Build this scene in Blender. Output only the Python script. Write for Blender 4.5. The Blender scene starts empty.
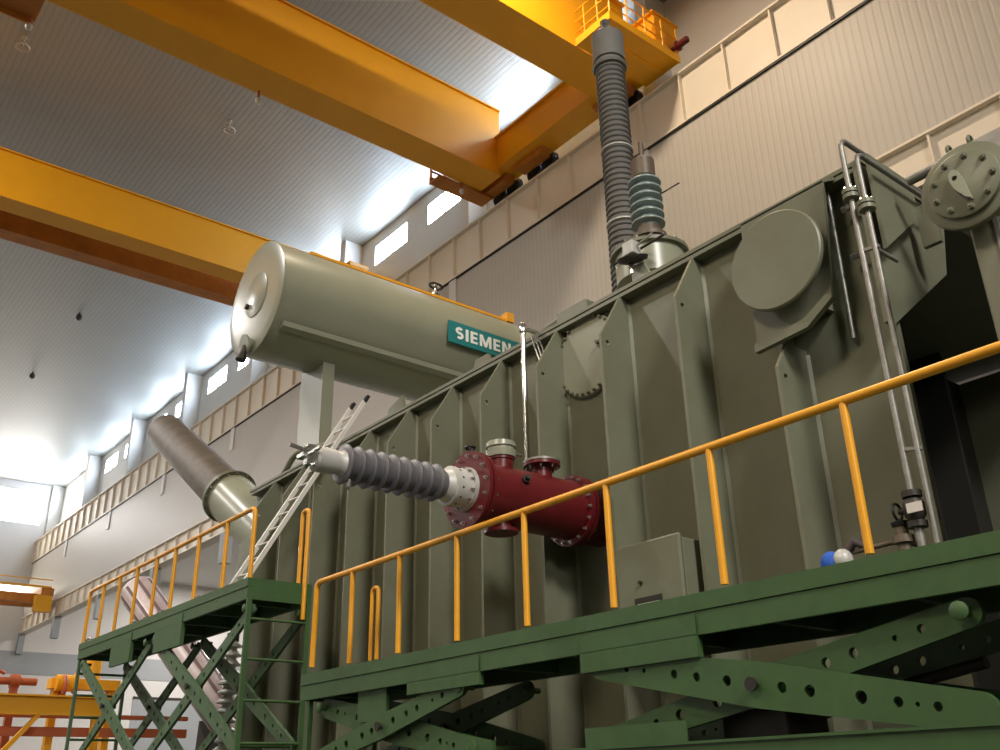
import bpy, bmesh, math, random
from mathutils import Vector, Matrix
random.seed(7)
S = bpy.context.scene
COL = S.collection
PI = math.pi
CAMZ = 1.6

# ------------------------------------------------------------------ materials
def lin(c):
    return tuple(((v/255)/12.92 if v/255 <= .04045 else ((v/255+.055)/1.055)**2.4) for v in c)

def mat(name, rgb, rough=.5, metal=0., var=.12, scale=3., dark=None, bump=0., bscale=40., spec=.5, stretch=(1, 1, 1)):
    """painted / metal surface with patchy wear: two noises mix the colour towards a darker grime tone"""
    m = bpy.data.materials.new(name); m.use_nodes = True
    nt = m.node_tree; N = nt.nodes; L = nt.links
    b = N['Principled BSDF']
    b.inputs['Roughness'].default_value = rough; b.inputs['Metallic'].default_value = metal
    b.inputs['Specular IOR Level'].default_value = spec
    c = lin(rgb)
    d = lin(dark) if dark else tuple(v*.55 for v in c)
    tc = N.new('ShaderNodeTexCoord'); mp = N.new('ShaderNodeMapping'); mp.inputs['Scale'].default_value = stretch
    L.new(tc.outputs['Object'], mp.inputs['Vector'])
    n1 = N.new('ShaderNodeTexNoise'); n1.inputs['Scale'].default_value = scale; n1.inputs['Detail'].default_value = 6
    n1.inputs['Roughness'].default_value = .65
    L.new(mp.outputs['Vector'], n1.inputs['Vector'])
    r = N.new('ShaderNodeMapRange'); r.inputs['From Min'].default_value = .35; r.inputs['From Max'].default_value = .75
    r.inputs['To Min'].default_value = 0; r.inputs['To Max'].default_value = var*2
    L.new(n1.outputs['Fac'], r.inputs['Value'])
    mx = N.new('ShaderNodeMix'); mx.data_type = 'RGBA'
    mx.inputs['A'].default_value = (*c, 1); mx.inputs['B'].default_value = (*d, 1)
    L.new(r.outputs['Result'], mx.inputs['Factor'])
    L.new(mx.outputs['Result'], b.inputs['Base Color'])
    if bump:
        n2 = N.new('ShaderNodeTexNoise'); n2.inputs['Scale'].default_value = bscale
        L.new(mp.outputs['Vector'], n2.inputs['Vector'])
        bp = N.new('ShaderNodeBump'); bp.inputs['Strength'].default_value = bump; bp.inputs['Distance'].default_value = .02
        L.new(n2.outputs['Fac'], bp.inputs['Height']); L.new(bp.outputs['Normal'], b.inputs['Normal'])
    return m

def ribbed(name, rgb, axis, pitch, rough=.5, metal=0., strength=.6, dist=.03, seam=0., dark=.75):
    """sheet-metal cladding: ribs repeating along one axis as bump, with a faint darker line in each groove"""
    m = mat(name, rgb, rough, metal, var=.06, scale=.4)
    nt = m.node_tree; N = nt.nodes; L = nt.links; b = N['Principled BSDF']
    tc = N.new('ShaderNodeTexCoord'); sp = N.new('ShaderNodeSeparateXYZ'); L.new(tc.outputs['Object'], sp.inputs['Vector'])
    mo = N.new('ShaderNodeMath'); mo.operation = 'PINGPONG'; mo.inputs[1].default_value = pitch/2
    L.new(sp.outputs[axis], mo.inputs[0])
    mr = N.new('ShaderNodeMapRange'); mr.interpolation_type = 'SMOOTHSTEP'
    mr.inputs['From Min'].default_value = pitch*.08; mr.inputs['From Max'].default_value = pitch*.22
    L.new(mo.outputs[0], mr.inputs['Value'])
    h = mr.outputs['Result']
    bp = N.new('ShaderNodeBump'); bp.inputs['Strength'].default_value = strength; bp.inputs['Distance'].default_value = dist
    L.new(h, bp.inputs['Height']); L.new(bp.outputs['Normal'], b.inputs['Normal'])
    src = b.inputs['Base Color'].links[0].from_socket
    mx = N.new('ShaderNodeMix'); mx.data_type = 'RGBA'; mx.blend_type = 'MULTIPLY'; mx.inputs['Factor'].default_value = 1
    mr2 = N.new('ShaderNodeMapRange'); mr2.inputs['To Min'].default_value = dark; mr2.inputs['To Max'].default_value = 1
    L.new(h, mr2.inputs['Value'])
    L.new(src, mx.inputs['A']); L.new(mr2.outputs['Result'], mx.inputs['B'])
    L.new(mx.outputs['Result'], b.inputs['Base Color'])
    return m

def glow(name, rgb, strength):
    m = bpy.data.materials.new(name); m.use_nodes = True
    b = m.node_tree.nodes['Principled BSDF']
    b.inputs['Base Color'].default_value = (*lin(rgb), 1)
    b.inputs['Emission Color'].default_value = (*lin(rgb), 1); b.inputs['Emission Strength'].default_value = strength
    return m

M = {
 'tank':   mat('tank_paint', (114, 117, 97), .45, 0, .25, 2.2, (98, 95, 72), .05, 60),
 'tankd':  mat('tank_paint_shaded', (40, 40, 34), .6, 0, .2, 2),  # tank paint darkened, recess shade put into the colour
 'cons':   mat('conservator_paint', (148, 151, 132), .3, 0, .12, 1.2, (126, 128, 110), .03, 60),
 'crane':  mat('crane_yellow', (240, 172, 24), .42, 0, .12, 1.2, (214, 140, 20)),
 'craneo': mat('crane_orange', (196, 124, 36), .5, 0, .3, 1.5, (136, 76, 26)),
 'rail':   mat('rail_yellow', (236, 168, 40), .35, 0, .12, 9, (200, 128, 26)),
 'green':  mat('lift_green', (64, 96, 52), .5, 0, .25, 5, (48, 72, 40), .04, 60),
 'greenl': mat('lift_green_worn', (84, 110, 78), .55, 0, .3, 6, (52, 78, 50), .04, 60),
 'red':    mat('oxide_red', (102, 26, 30), .34, 0, .25, 5, (70, 16, 20), .03, 60),
 'zinc':   mat('galvanised', (150, 149, 142), .45, .45, .35, 9, (96, 94, 86)),
 'steel':  mat('bright_steel', (205, 205, 200), .22, .9, .1, 9),
 'alu':    mat('aluminium', (226, 224, 218), .45, .15, .1, 6),
 'porc':   mat('grey_porcelain', (104, 103, 107), .42, 0, .1, 5, (88, 87, 92)),
 'porcd':  mat('ribbed_insulator', (108, 107, 103), .5, 0, .12, 5, (100, 98, 92)),
 'teal':   mat('teal_porcelain', (140, 154, 152), .3, 0, .12, 6, (108, 124, 122)),
 'brown':  mat('brown_tube', (104, 95, 83), .55, 0, .4, 1.6, (74, 66, 57), 0, 40, .5, (1, 3, 3)),
 'capb':   mat('brown_cap', (110, 98, 84), .5, .2, .3, 8),
 'capg':   mat('grey_cap', (128, 127, 122), .6, .0, .2, 6),
 'white':  mat('white_metal', (192, 192, 186), .45, .1, .2, 8, (150, 150, 146)),
 'black':  mat('black_plastic', (24, 24, 24), .45, 0, .1, 8),
 'dark':   mat('dark_steel', (58, 54, 48), .5, .4, .3, 6),
 'rubber': mat('dark_rubber', (30, 28, 28), .8),
 'sign':   mat('teal_sign', (22, 128, 132), .4, 0, .05, 3),
 'letter': mat('white_lettering', (245, 246, 244), .5, 0, .0, 3),
 'wall':   ribbed('wall_sheet', (182, 176, 166), 'Y', .19, .5, .0, .3, .012, 0, .93),
 'wallp':  mat('white_wall', (210, 208, 203), .55, 0, .1, .3, (180, 178, 172)),
 'wallf':  mat('far_wall_white', (205, 202, 198), .6, 0, .1, .3, (175, 172, 168)),
 'wallg':  mat('grey_wall_band', (148, 152, 154), .6, 0, .1, .5),
 'beam':   mat('cream_beam', (224, 214, 196), .5, 0, .12, .8, (200, 186, 168)),
 'roof':   ribbed('roof_deck', (164, 165, 158), 'X', .2, .45, .25, .2, .01, 0, .9),
 'floor':  mat('grey_floor', (74, 71, 66), .5, 0, .2, 1),
 'pane':   glow('daylight_pane', (215, 232, 255), 46),
 'panef':  glow('daylight_pane_far', (250, 248, 246), 18),
 'strip':  glow('lit_strip', (255, 244, 225), 7),
 'bulb':   mat('frosted_bulb', (205, 205, 195), .3),
 'lampr':  mat('lamp_ring_white', (190, 186, 172), .5),
 'bluec':  mat('blue_cloth', (40, 92, 190), .8, 0, .2, 20),
 'pink':   mat('pinkish_wrap', (196, 178, 176), .35, 0, .3, 4, (150, 128, 128)),
 'pinkd':  mat('dark_wrap_band', (128, 106, 106), .45, 0, .3, 4),
 'orange': mat('orange_red_paint', (178, 92, 52), .5, 0, .2, 3),
 'tag':    mat('paper_tag', (214, 206, 200), .7, 0, .1, 20),
 'ink':    mat('ink', (70, 60, 58), .7),
}

# ------------------------------------------------------------------ geometry helpers
class MB:
    def __init__(s): s.v = []; s.f = []
    def add(s, vs, fs):
        o = len(s.v); s.v += [Vector(v) for v in vs]; s.f += [tuple(i+o for i in f) for f in fs]; return s
    def box(s, x0, x1, y0, y1, z0, z1):
        return s.add([(x, y, z) for z in (z0, z1) for y in (y0, y1) for x in (x0, x1)],
                     [(0, 2, 3, 1), (4, 5, 7, 6), (0, 1, 5, 4), (2, 6, 7, 3), (0, 4, 6, 2), (1, 3, 7, 5)])
    def prism(s, pts, plane, t0, t1, holes=()):
        """outline (and holes) drawn in a plane, extruded from t0 to t1 along its normal"""
        def P(a, b, t):
            return {'x': (t, a, b), 'y': (a, t, b), 'z': (a, b, t)}[plane]
        bm = bmesh.new(); loops = [list(pts)]+[list(h) for h in holes]; es = []; vl = []
        for lp in loops:
            vs = [bm.verts.new(P(a, b, t0)) for a, b in lp]; vl.append(vs)
            es += [bm.edges.new((vs[i], vs[(i+1) % len(vs)])) for i in range(len(vs))]
        if holes: bmesh.ops.triangle_fill(bm, edges=es, use_beauty=True)
        else: bm.faces.new(vl[0])
        bm.verts.index_update()
        n = len(bm.verts); vs = [v.co.copy() for v in bm.verts]; fs = [tuple(v.index for v in f.verts) for f in bm.faces]
        ix = [[v.index for v in l] for l in vl]; bm.free()
        ax = 'xyz'.index(plane); back = []
        for v in vs: w = v.copy(); w[ax] = t1; back.append(w)
        allf = fs+[tuple(i+n for i in reversed(f)) for f in fs]
        for l in ix:
            k = len(l); allf += [(l[i], l[(i+1) % k], l[(i+1) % k]+n, l[i]+n) for i in range(k)]
        return s.add(vs+back, allf)
    def bar(s, p0, p1, w, h, up=(0, 0, 1)):
        p0 = Vector(p0); p1 = Vector(p1); d = (p1-p0).normalized(); a = d.cross(Vector(up)).normalized(); b = a.cross(d)
        c = [(-w/2, -h/2), (w/2, -h/2), (w/2, h/2), (-w/2, h/2)]
        return s.add([p+a*x+b*y for p in (p0, p1) for x, y in c],
                     [(3, 2, 1, 0), (4, 5, 6, 7)]+[(i, (i+1) % 4, (i+1) % 4+4, i+4) for i in range(4)])
    def tube(s, path, r, n=12, closed=False):
        P = [Vector(p) for p in path]; k = len(P); rings = []
        T = []
        for i in range(k):
            if closed: a = (P[i]-P[i-1]).normalized(); b = (P[(i+1) % k]-P[i]).normalized()
            else:
                a = (P[i]-P[i-1]).normalized() if i else (P[1]-P[0]).normalized()
                b = (P[i+1]-P[i]).normalized() if i < k-1 else a
            t = (a+b).normalized(); T.append((t, 1/max(.5, t.dot(b))))
        u = T[0][0].orthogonal().normalized(); vs = []; fs = []
        for i in range(k):
            t, _ = T[i]; u = (u-t*u.dot(t)).normalized(); w = t.cross(u)
            rr = r[i] if isinstance(r, (list, tuple)) else r
            vs += [P[i]+u*math.cos(2*PI*j/n)*rr+w*math.sin(2*PI*j/n)*rr for j in range(n)]
        for i in range(k if closed else k-1):
            i2 = (i+1) % k
            fs += [(i*n+j, i*n+(j+1) % n, i2*n+(j+1) % n, i2*n+j) for j in range(n)]
        if not closed: fs += [tuple(reversed(range(n))), tuple((k-1)*n+j for j in range(n))]
        return s.add(vs, fs)
    def lathe(s, prof, o, ax, n=32):
        """profile of (distance along axis, radius) turned about an axis through o"""
        o = Vector(o); t = Vector(ax).normalized(); u = t.orthogonal().normalized(); w = t.cross(u); vs = []; fs = []; k = len(prof)
        for d, r in prof: vs += [o+t*d+(u*math.cos(2*PI*j/n)+w*math.sin(2*PI*j/n))*max(r, 1e-4) for j in range(n)]
        for i in range(k-1): fs += [(i*n+j, i*n+(j+1) % n, (i+1)*n+(j+1) % n, (i+1)*n+j) for j in range(n)]
        fs += [tuple(reversed(range(n))), tuple((k-1)*n+j for j in range(n))]
        return s.add(vs, fs)
    def ring(s, o, ax, R, r, n=32, m=10):
        o = Vector(o); t = Vector(ax).normalized(); u = t.orthogonal().normalized(); w = t.cross(u)
        return s.tube([o+(u*math.cos(2*PI*j/n)+w*math.sin(2*PI*j/n))*R for j in range(n)], r, m, True)
    def ball(s, o, r, sc=(1, 1, 1), n=16):
        o = Vector(o); pr = [(-math.cos(PI*i/8), math.sin(PI*i/8)) for i in range(9)]
        b = MB().lathe([(a, c) for a, c in pr], (0, 0, 0), (0, 0, 1), n)
        return s.add([o+Vector((v.x*r*sc[0], v.y*r*sc[1], v.z*r*sc[2])) for v in b.v], b.f)
    def build(s, name, m, parent=None, smooth=None, bevel=0.):
        base = Vector((0, 0, 0))
        if parent is None:
            xs = [v.x for v in s.v]; ys = [v.y for v in s.v]; zs = [v.z for v in s.v]
            base = Vector(((min(xs)+max(xs))/2, (min(ys)+max(ys))/2, min(zs)))
        else:
            q = parent
            while q is not None: base = base+q.location; q = q.parent
        me = bpy.data.meshes.new(name); me.from_pydata([v-base for v in s.v], [], s.f)
        bm = bmesh.new(); bm.from_mesh(me); bmesh.ops.recalc_face_normals(bm, faces=bm.faces); bm.to_mesh(me); bm.free()
        me.materials.append(M[m] if isinstance(m, str) else m)
        if smooth:
            for p in me.polygons: p.use_smooth = True
            me.set_sharp_from_angle(angle=math.radians(smooth))
        ob = bpy.data.objects.new(name, me); COL.objects.link(ob)
        if parent is not None: ob.parent = parent
        else: ob.location = base
        if bevel:
            md = ob.modifiers.new('edge', 'BEVEL'); md.width = bevel; md.segments = 2; md.limit_method = 'ANGLE'
        return ob

def tag(o, label=None, cat=None, group=None, kind=None):
    if label: o['label'] = label
    if cat: o['category'] = cat
    if group: o['group'] = group
    if kind: o['kind'] = kind
    return o
def thing(name, loc, label, cat, group=None):
    o = bpy.data.objects.new(name, None); COL.objects.link(o); o.location = loc; o.empty_display_size = .2
    return tag(o, label, cat, group)
def rootloc(o):
    b = Vector((0, 0, 0))
    while o is not None: b += o.location; o = o.parent
    return b
def repeat(src, offs, parent=None):
    """copies of one part, shifted"""
    out = []
    for d in offs:
        c = src.copy(); COL.objects.link(c); c.parent = parent or src.parent; c.location = src.location+Vector(d); out.append(c)
    return out
def fillet(path, r, k=5):
    P = [Vector(p) for p in path]; out = [P[0]]
    for i in range(1, len(P)-1):
        a = (P[i-1]-P[i]); b = (P[i+1]-P[i]); rr = min(r, a.length*.49, b.length*.49)
        A = P[i]+a.normalized()*rr; B = P[i]+b.normalized()*rr
        for j in range(k+1):
            t = j/k; out.append(A*(1-t)**2+P[i]*2*t*(1-t)+B*t*t)
    out.append(P[-1]); return out
def bolts(parent, c, ax, R, n, size=.02, h=.03, m='steel', ph=0., name='bolt', a0=0., a1=2*PI):
    c = Vector(c); t = Vector(ax).normalized(); u = t.orthogonal().normalized(); w = t.cross(u); b = rootloc(parent)
    me = None; full = abs(a1-a0-2*PI) < 1e-6
    for j in range(n):
        a = a0+ph+(a1-a0)*j/(n if full else max(1, n-1)); p = c+(u*math.cos(a)+w*math.sin(a))*R
        if me is None:
            o = MB().lathe([(0, size*1.35), (h*.25, size*1.35), (h*.25, size), (h, size), (h, size*.5), (h*1.5, size*.5)], p, ax, 6).build(name, m, parent)
            me = o; p0 = p
        else:
            o = me.copy(); COL.objects.link(o); o.location = me.location+(p-p0)
def circ(cx, cy, r, n=14):
    return [(cx+r*math.cos(2*PI*i/n), cy+r*math.sin(2*PI*i/n)) for i in range(n)]
def sheds(t0, t1, n, rc, ro, rc1=None, ro1=None, drop=.35):
    """profile of a shedded insulator"""
    pr = []; rc1 = rc if rc1 is None else rc1; ro1 = ro if ro1 is None else ro1
    p = (t1-t0)/n
    for i in range(n):
        k = i/max(1, n-1); a = rc+(rc1-rc)*k; b = ro+(ro1-ro)*k; t = t0+i*p
        pr += [(t, a), (t+p*.25, a), (t+p*.35, b*.985), (t+p*.45, b), (t+p*.55, b*.985), (t+p*.95, a+(b-a)*.12)]
    pr.append((t1, rc1)); return pr
def struct(o): o['kind'] = 'structure'; return o

# ------------------------------------------------------------------ the hall
CEIL = 24.2
struct(MB().box(-30, 42, -26, 80, -.3, 0).build('floor', 'floor'))
struct(MB().box(-30, 18.9, -26, 80, CEIL, CEIL+.3).build('ceiling', 'roof'))
struct(MB().box(-30.3, -30, -26, 80, 0, CEIL).build('wall_left', 'wallp'))
struct(MB().box(-30, 42, -26.3, -26, 0, CEIL).build('wall_back', 'wallp'))
# far wall with its grey band and the daylight openings high up near the corner
far = MB()
far.box(-30, 42, 78, 78.3, 0, 9.9).box(-30, 42, 78, 78.3, 11.5, 14.9).box(-30, 42, 78, 78.3, 16.3, 20.9).box(-30, 42, 78, 78.3, 23.6, CEIL)
far.box(-30, -6, 78, 78.3, 14.9, 16.3).box(17.4, 42, 78, 78.3, 14.9, 16.3)
for x0, x1 in ((-30, -3), (1.5, 2.5), (7, 8), (12.3, 13.0), (17.2, 42)): far.box(x0, x1, 78, 78.3, 20.9, 23.6)
struct(far.build('wall_far', 'wallf'))
struct(MB().box(-30, 42, 77.96, 78.3, 9.9, 11.5).build('trim_1', 'wallg'))
struct(MB().box(26, 42, 77.96, 78.3, 0, 8.5).build('trim_90', 'wallg'))
struct(MB().box(26, 42, 77.9, 78.3, 8.5, 8.65).build('trim_91', 'dark'))
wn = 0
def window(x0, x1, y0, y1, z0, z1, m, along, mull=2):
    """frame with glazing bars and one lit pane"""
    global wn; wn += 1
    f = MB(); t = .08
    if along == 'y':
        xf, xb = x0-.05, x1
        f.box(xf, xb, y0, y1, z0, z0+t).box(xf, xb, y0, y1, z1-t, z1).box(xf, xb, y0, y0+t, z0+t, z1-t).box(xf, xb, y1-t, y1, z0+t, z1-t)
        for i in range(1, mull): y = y0+(y1-y0)*i/mull; f.box(xf+.02, xb, y-.03, y+.03, z0+t, z1-t)
    else:
        f.box(x0, x1, y0-.05, y1, z0, z0+t).box(x0, x1, y0-.05, y1, z1-t, z1).box(x0, x0+t, y0-.05, y1, z0+t, z1-t).box(x1-t, x1, y0-.05, y1, z0+t, z1-t)
        for i in range(1, mull): x = x0+(x1-x0)*i/mull; f.box(x-.03, x+.03, y0-.03, y1, z0+t, z1-t)
    o = struct(f.build('window_%d' % wn, 'white'))
    p = MB()
    if along == 'y': p.box(x0+.06, x0+.08, y0+t, y1-t, z0+t, z1-t)
    else: p.box(x0+t, x1-t, y0+.1, y0+.12, z0+t, z1-t)
    p.build('pane', m, o)
for x0, x1 in ((-3, 1.5), (2.5, 7), (8, 12.3), (13.0, 17.2)): window(x0, x1, 78.05, 78.25, 20.9, 23.6, 'panef', 'x', 3)
window(-6, 17.4, 78.05, 78.25, 14.9, 16.3, 'strip', 'x', 12)

# right-hand wall: clerestory windows above the crane beam, sheet cladding below, open side bay underneath
PIL = [78-9.1*i for i in range(0, 12)]           # pilaster positions along the wall
up = MB(); up.box(18.5, 18.9, -26, 78, 19.6, 22.6).box(18.5, 18.9, -26, 78, 23.72, CEIL)
opn = []
for p in PIL[:-1]:
    if p < 18: continue
    opn += [(p-3.9, p-1.2), (p-7.7, p-5.3)]
opn.sort(); y = -26
for a, b in opn:
    up.box(18.5, 18.9, y, a, 22.6, 23.72); y = b
up.box(18.5, 18.9, y, 78, 22.6, 23.72)
struct(up.build('wall_right', 'wallp'))
for a, b in opn: window(18.55, 18.85, a, b, 22.6, 23.72, 'pane', 'y', 2)
tn = 1
def trim(mb, m, **k):
    global tn; tn += 1
    return struct(mb.build('trim_%d' % tn, m, **k))
for p in PIL: trim(MB().box(17.6, 18.5, p-.22, p+.22, 19.7, CEIL), 'wallp')
struct(MB().box(17.08, 17.4, -26, 78, 13.88, 17.98).build('wall_right_lower', 'wall'))
trim(MB().box(17.5, 18.9, -26, 78, 19.4, 19.68), 'beam')
def runway(z0, z1, lab):
    b = MB(); tf = .06
    b.box(17.0, 17.6, -26, 78, z1-tf, z1).box(17.0, 17.6, -26, 78, z0, z0+tf).box(17.16, 17.2, -26, 78, z0+tf, z1-tf)
    o = trim(b, 'beam')
    st = MB().box(17.03, 17.16, 78-.05, 78, z0+tf, z1-tf).build('web_stiffener', 'beam', o)
    repeat(st, [(0, -9.1/6*i, 0) for i in range(1, 60)])
    return o
runway(17.95, 19.68, 'up'); runway(12.72, 13.88, 'low')
trim(MB().box(17.18, 17.42, -26, 78, 19.68, 19.84), 'dark')
trim(MB().box(17.02, 17.08, -26, 78, 17.90, 17.95), 'dark')  # dark strip drawing the shadow line under the bottom flange
for p in PIL[:8]:
    trim(MB().prism([(17.02, 17.95), (17.4, 17.95), (17.4, 16.45), (17.3, 16.45), (17.02, 16.8)], 'y', p-.2, p+.2), 'wallp')
    trim(MB().box(17.02, 17.45, p-.25, p+.25, 11.3, 12.72), 'wallg')
# side bay beyond the open lower part
struct(MB().box(41.7, 42, -26, 78, 0, 17.6).build('wall_side_bay', 'wallp'))
struct(MB().box(17.4, 42, -26, 78, 17.6, 17.9).build('ceiling_side_bay', 'wallp'))

# ------------------------------------------------------------------ travelling cranes
def girder(parent, y0, y1, z0, z1, x0, x1, name='girder'):
    g = MB(); tf = .05
    g.box(x0, x1, y0, y1, z0, z0+tf)                            # bottom flange
    g.box(x0, x1, y0+.03, y0+.06, z0+tf, z1-tf).box(x0, x1, y1-.06, y1-.03, z0+tf, z1-tf)
    g.box(x0, x1, y0-.05, y1+.05, z1-tf, z1)
    return g.build(name, 'crane', parent)
cA = thing('bridge_crane', (16.7, 16.5, 19.84), 'large yellow twin-girder bridge crane spanning the top of the photo, with red buffer', 'crane', 'overhead bridge cranes')
girder(cA, 19.8, 20.9, 20.0, 22.65, -29, 16.4)
girder(cA, 13.96, 15.2, 20.0, 22.7, -29, 16.4)
ec = MB().box(16.25, 17.15, 12.75, 21.4, 20.25, 21.45).box(16.15, 17.25, 12.7, 21.5, 21.4, 21.46)
for y in (14.3, 15.4, 19.9, 20.8): ec.box(16.2, 16.25, y-.04, y+.04, 20.3, 21.4)
ec.build('end_carriage', 'crane', cA)
for y in (15.0, 18.7, 20.5):
    bg = MB().prism([(y-.75, 20.35), (y+.75, 20.35), (y+.6, 20.0), (y-.6, 20.0)], 'x', 16.6, 17.0).build('wheel_housing', 'craneo', cA)
    MB().lathe([(0, .3), (.04, .34), (.05, .28), (.17, .28), (.18, .34), (.22, .3)], (17.19, y-.32, 20.13), (1, 0, 0), 24).build('wheel', 'black', bg, 40)
    MB().lathe([(0, .3), (.04, .34), (.05, .28), (.17, .28), (.18, .34), (.22, .3)], (17.19, y+.42, 20.13), (1, 0, 0), 24).build('wheel', 'black', bg, 40)
# service cage below the far end of the carriage
cg = MB().box(14.7, 16.9, 20.92, 21.5, 19.9, 19.96).box(14.7, 16.9, 21.45, 21.5, 19.96, 20.2)
cg.build('cage_floor', 'craneo', cA)
for x in (14.75, 15.3, 15.85, 16.4, 16.85): MB().box(x-.03, x+.03, 21.44, 21.5, 19.96, 20.9).build('cage_post', 'craneo', cA)
MB().box(14.7, 16.9, 21.43, 21.5, 20.84, 20.9).box(14.7, 16.9, 21.43, 21.5, 20.4, 20.44).build('cage_rail', 'craneo', cA)
MB().box(15.5, 16.1, 20.95, 21.3, 19.97, 20.7).build('switch_box', 'white', cA, None, .03)
# walkway on the near end with handrails
wk = MB().box(14.3, 17.05, 12.65, 13.93, 20.0, 20.04)
for x in (14.3, 15.2, 16.1, 17.0): wk.box(x, x+.05, 12.65, 13.93, 20.04, 20.14)
wk.box(14.3, 17.05, 12.62, 12.66, 19.95, 20.2).box(14.27, 14.31, 12.62, 13.93, 19.95, 20.2).box(14.3, 17.0, 13.2, 13.26, 19.94, 20.0)
wk.build('walkway', 'crane', cA)
for x in (14.33, 15.0, 15.7, 16.4, 17.02): MB().tube([(x, 12.66, 20.04), (x, 12.66, 21.2)], .025, 8).build('handrail_post', 'crane', cA)
for y in (13.1, 13.6): MB().tube([(14.33, y, 20.04), (14.33, y, 21.2)], .025, 8).build('handrail_post', 'crane', cA)
hr = MB()
for z in (20.45, 20.82, 21.2): hr.tube([(17.02, 12.66, z), (14.33, 12.66, z), (14.33, 13.93, z)], .025, 8)
hr.build('handrail', 'crane', cA)
bf = MB().lathe([(0, .07), (.2, .07), (.2, .16), (.24, .16), (.24, .10), (.55, .10), (.58, .07)], (16.9, 12.75, 20.42), (0, -1, 0), 20).build('buffer', 'red', cA, 40)
tag(bf, 'red end buffer')
for x, y in ((8.3, 20.85), (15.6, 20.95), (1.2, 20.85)):
    st = MB().tube([(x, y-.05, 20.02), (x, y-.05, 19.75)], .04, 8).build('lamp_stem', 'orange', cA)
    MB().ball((x, y-.05, 19.66), .09, (1, 1, 1.25), 12).build('lamp_bulb', 'bulb', st, 60)
tl = MB().prism([(1.0, 20.0), (2.55, 20.0), (2.45, 20.9), (1.0, 20.9)], 'y', 20.95, 21.85).box(1.0, 2.5, 21.8, 21.85, 19.85, 20.0)
tl.build('service_platform', 'craneo', cA)
st = MB().tube([(2.42, 21.7, 20.0), (2.42, 21.7, 19.72)], .04, 8).build('lamp_stem', 'orange', cA)
MB().ball((2.42, 21.7, 19.66), .09, (1, 1, 1.25), 12).build('lamp_bulb', 'bulb', st, 60)

cB = thing('bridge_crane', (16.7, 32, 19.84), 'bright yellow narrow bridge crane farther back, its right end hidden by the big green drum', 'crane', 'overhead bridge cranes')
girder(cB, 30.7, 31.62, 20.0, 21.82, -29, 16.4)
gb = girder(cB, 32.85, 33.55, 20.0, 21.72, -29, 16.4)
gb.data.materials[0] = M['craneo']  # rear girder in the darker orange, its shadowed tone put into the colour
ecb = MB().box(16.25, 17.15, 29.4, 34.9, 20.2, 21.3); ecb.build('end_carriage', 'crane', cB)
for y in (30.2, 34.0):
    bg = MB().box(16.6, 17.0, y-.6, y+.6, 19.98, 20.25).build('wheel_housing', 'craneo', cB)
    MB().lathe([(0, .3), (.04, .34), (.05, .28), (.17, .28), (.18, .34), (.22, .3)], (17.19, y, 20.13), (1, 0, 0), 24).build('wheel', 'black', bg, 40)

cC = thing('bridge_crane', (16.4, 69.5, 13.9), 'small orange bridge crane far off by the end wall, at the left edge', 'crane', 'overhead bridge cranes')
MB().box(-29, 16.1, 69.4, 70.0, 13.6, 14.2).build('girder', 'craneo', cC)
MB().box(-29, 16.1, 70.9, 71.5, 13.6, 14.2).build('girder', 'craneo', cC)
MB().box(15.9, 16.7, 68.6, 72.3, 13.95, 14.5).build('end_carriage', 'craneo', cC)
MB().box(-29, 16.5, 68.55, 68.62, 14.5, 14.62).box(-29, 16.5, 68.55, 68.62, 15.0, 15.06).build('walkway_rail', 'crane', cC)
MB().box(15.6, 16.6, 68.3, 69.0, 12.9, 13.95).build('service_cage', 'crane', cC)

# old lamp rings and small fittings hung under the roof
for (x, y), lab in (((10.06, 27.67), 'small unlit ring lamp under the roof between the two yellow cranes'),
                    ((3.05, 27.71), 'small unlit ring lamp under the roof near the top left corner')):
    t = thing('ring_lamp', (x, y, CEIL-.45), lab, 'lamp', 'unlit ring lamps under the roof')
    MB().ring((x, y, CEIL-.42), (0, 0, 1), .2, .035, 28, 8).build('ring', 'lampr', t, 60)
    MB().lathe([(0, .03), (.34, .03), (.34, .08), (.45, .08)], (x, y, CEIL-.42), (0, 0, 1), 12).build('stem', 'lampr', t)
    MB().box(x-.2, x+.2, y-.012, y+.012, CEIL-.43, CEIL-.41).build('spoke', 'lampr', t)
for (x, y), lab in (((10.31, 46.43), 'tiny dark roof fitting just left of the green drum'), ((10.4, 55.57), 'tiny dark roof fitting low in the left part of the roof')):
    tag(MB().lathe([(0, .08), (.1, .15), (.28, .13), (.3, .05), (.42, .05)], (x, y, CEIL-.41), (0, 0, 1), 14).build('roof_fitting', 'dark', None, 40), lab, 'fitting', 'dark fittings under the roof')

# ------------------------------------------------------------------ transformer tank
XR, XF, XL, ZT = 7.94, 7.40, 7.78, 7.32          # root of the ribs, their front edge, lid edge, lid height
Y0, Y1, XB, ZB = 3.80, 17.75, 14.2, .55
tk = thing('transformer_tank', (11, 11, 0), 'huge grey-green transformer tank with tall vertical ribs, filling the right half', 'transformer')
MB().box(XR, XR+.06, Y0, Y1, ZB, 7.2).build('front_wall', 'tank', tk)
MB().box(XR+.06, XB, Y1-.06, Y1, ZB, 7.2).build('far_end_wall', 'tank', tk)
MB().box(XB-.06, XB, Y0, Y1-.06, ZB, 7.2).build('rear_wall', 'tank', tk)
MB().box(XR+.06, XB-.06, 6.0, 6.06, ZB, 7.2).build('near_end_wall', 'tankd', tk)  # set back and coloured dark to stand for the shaded end recess
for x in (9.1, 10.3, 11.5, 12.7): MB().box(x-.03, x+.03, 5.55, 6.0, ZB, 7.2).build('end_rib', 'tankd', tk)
MB().box(XR, XB, Y0, Y1, ZB-.1, ZB).build('bottom_plate', 'tank', tk)
fl = MB().box(XL, XB, Y0-.06, Y1+.06, ZT-.055, ZT)
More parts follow.
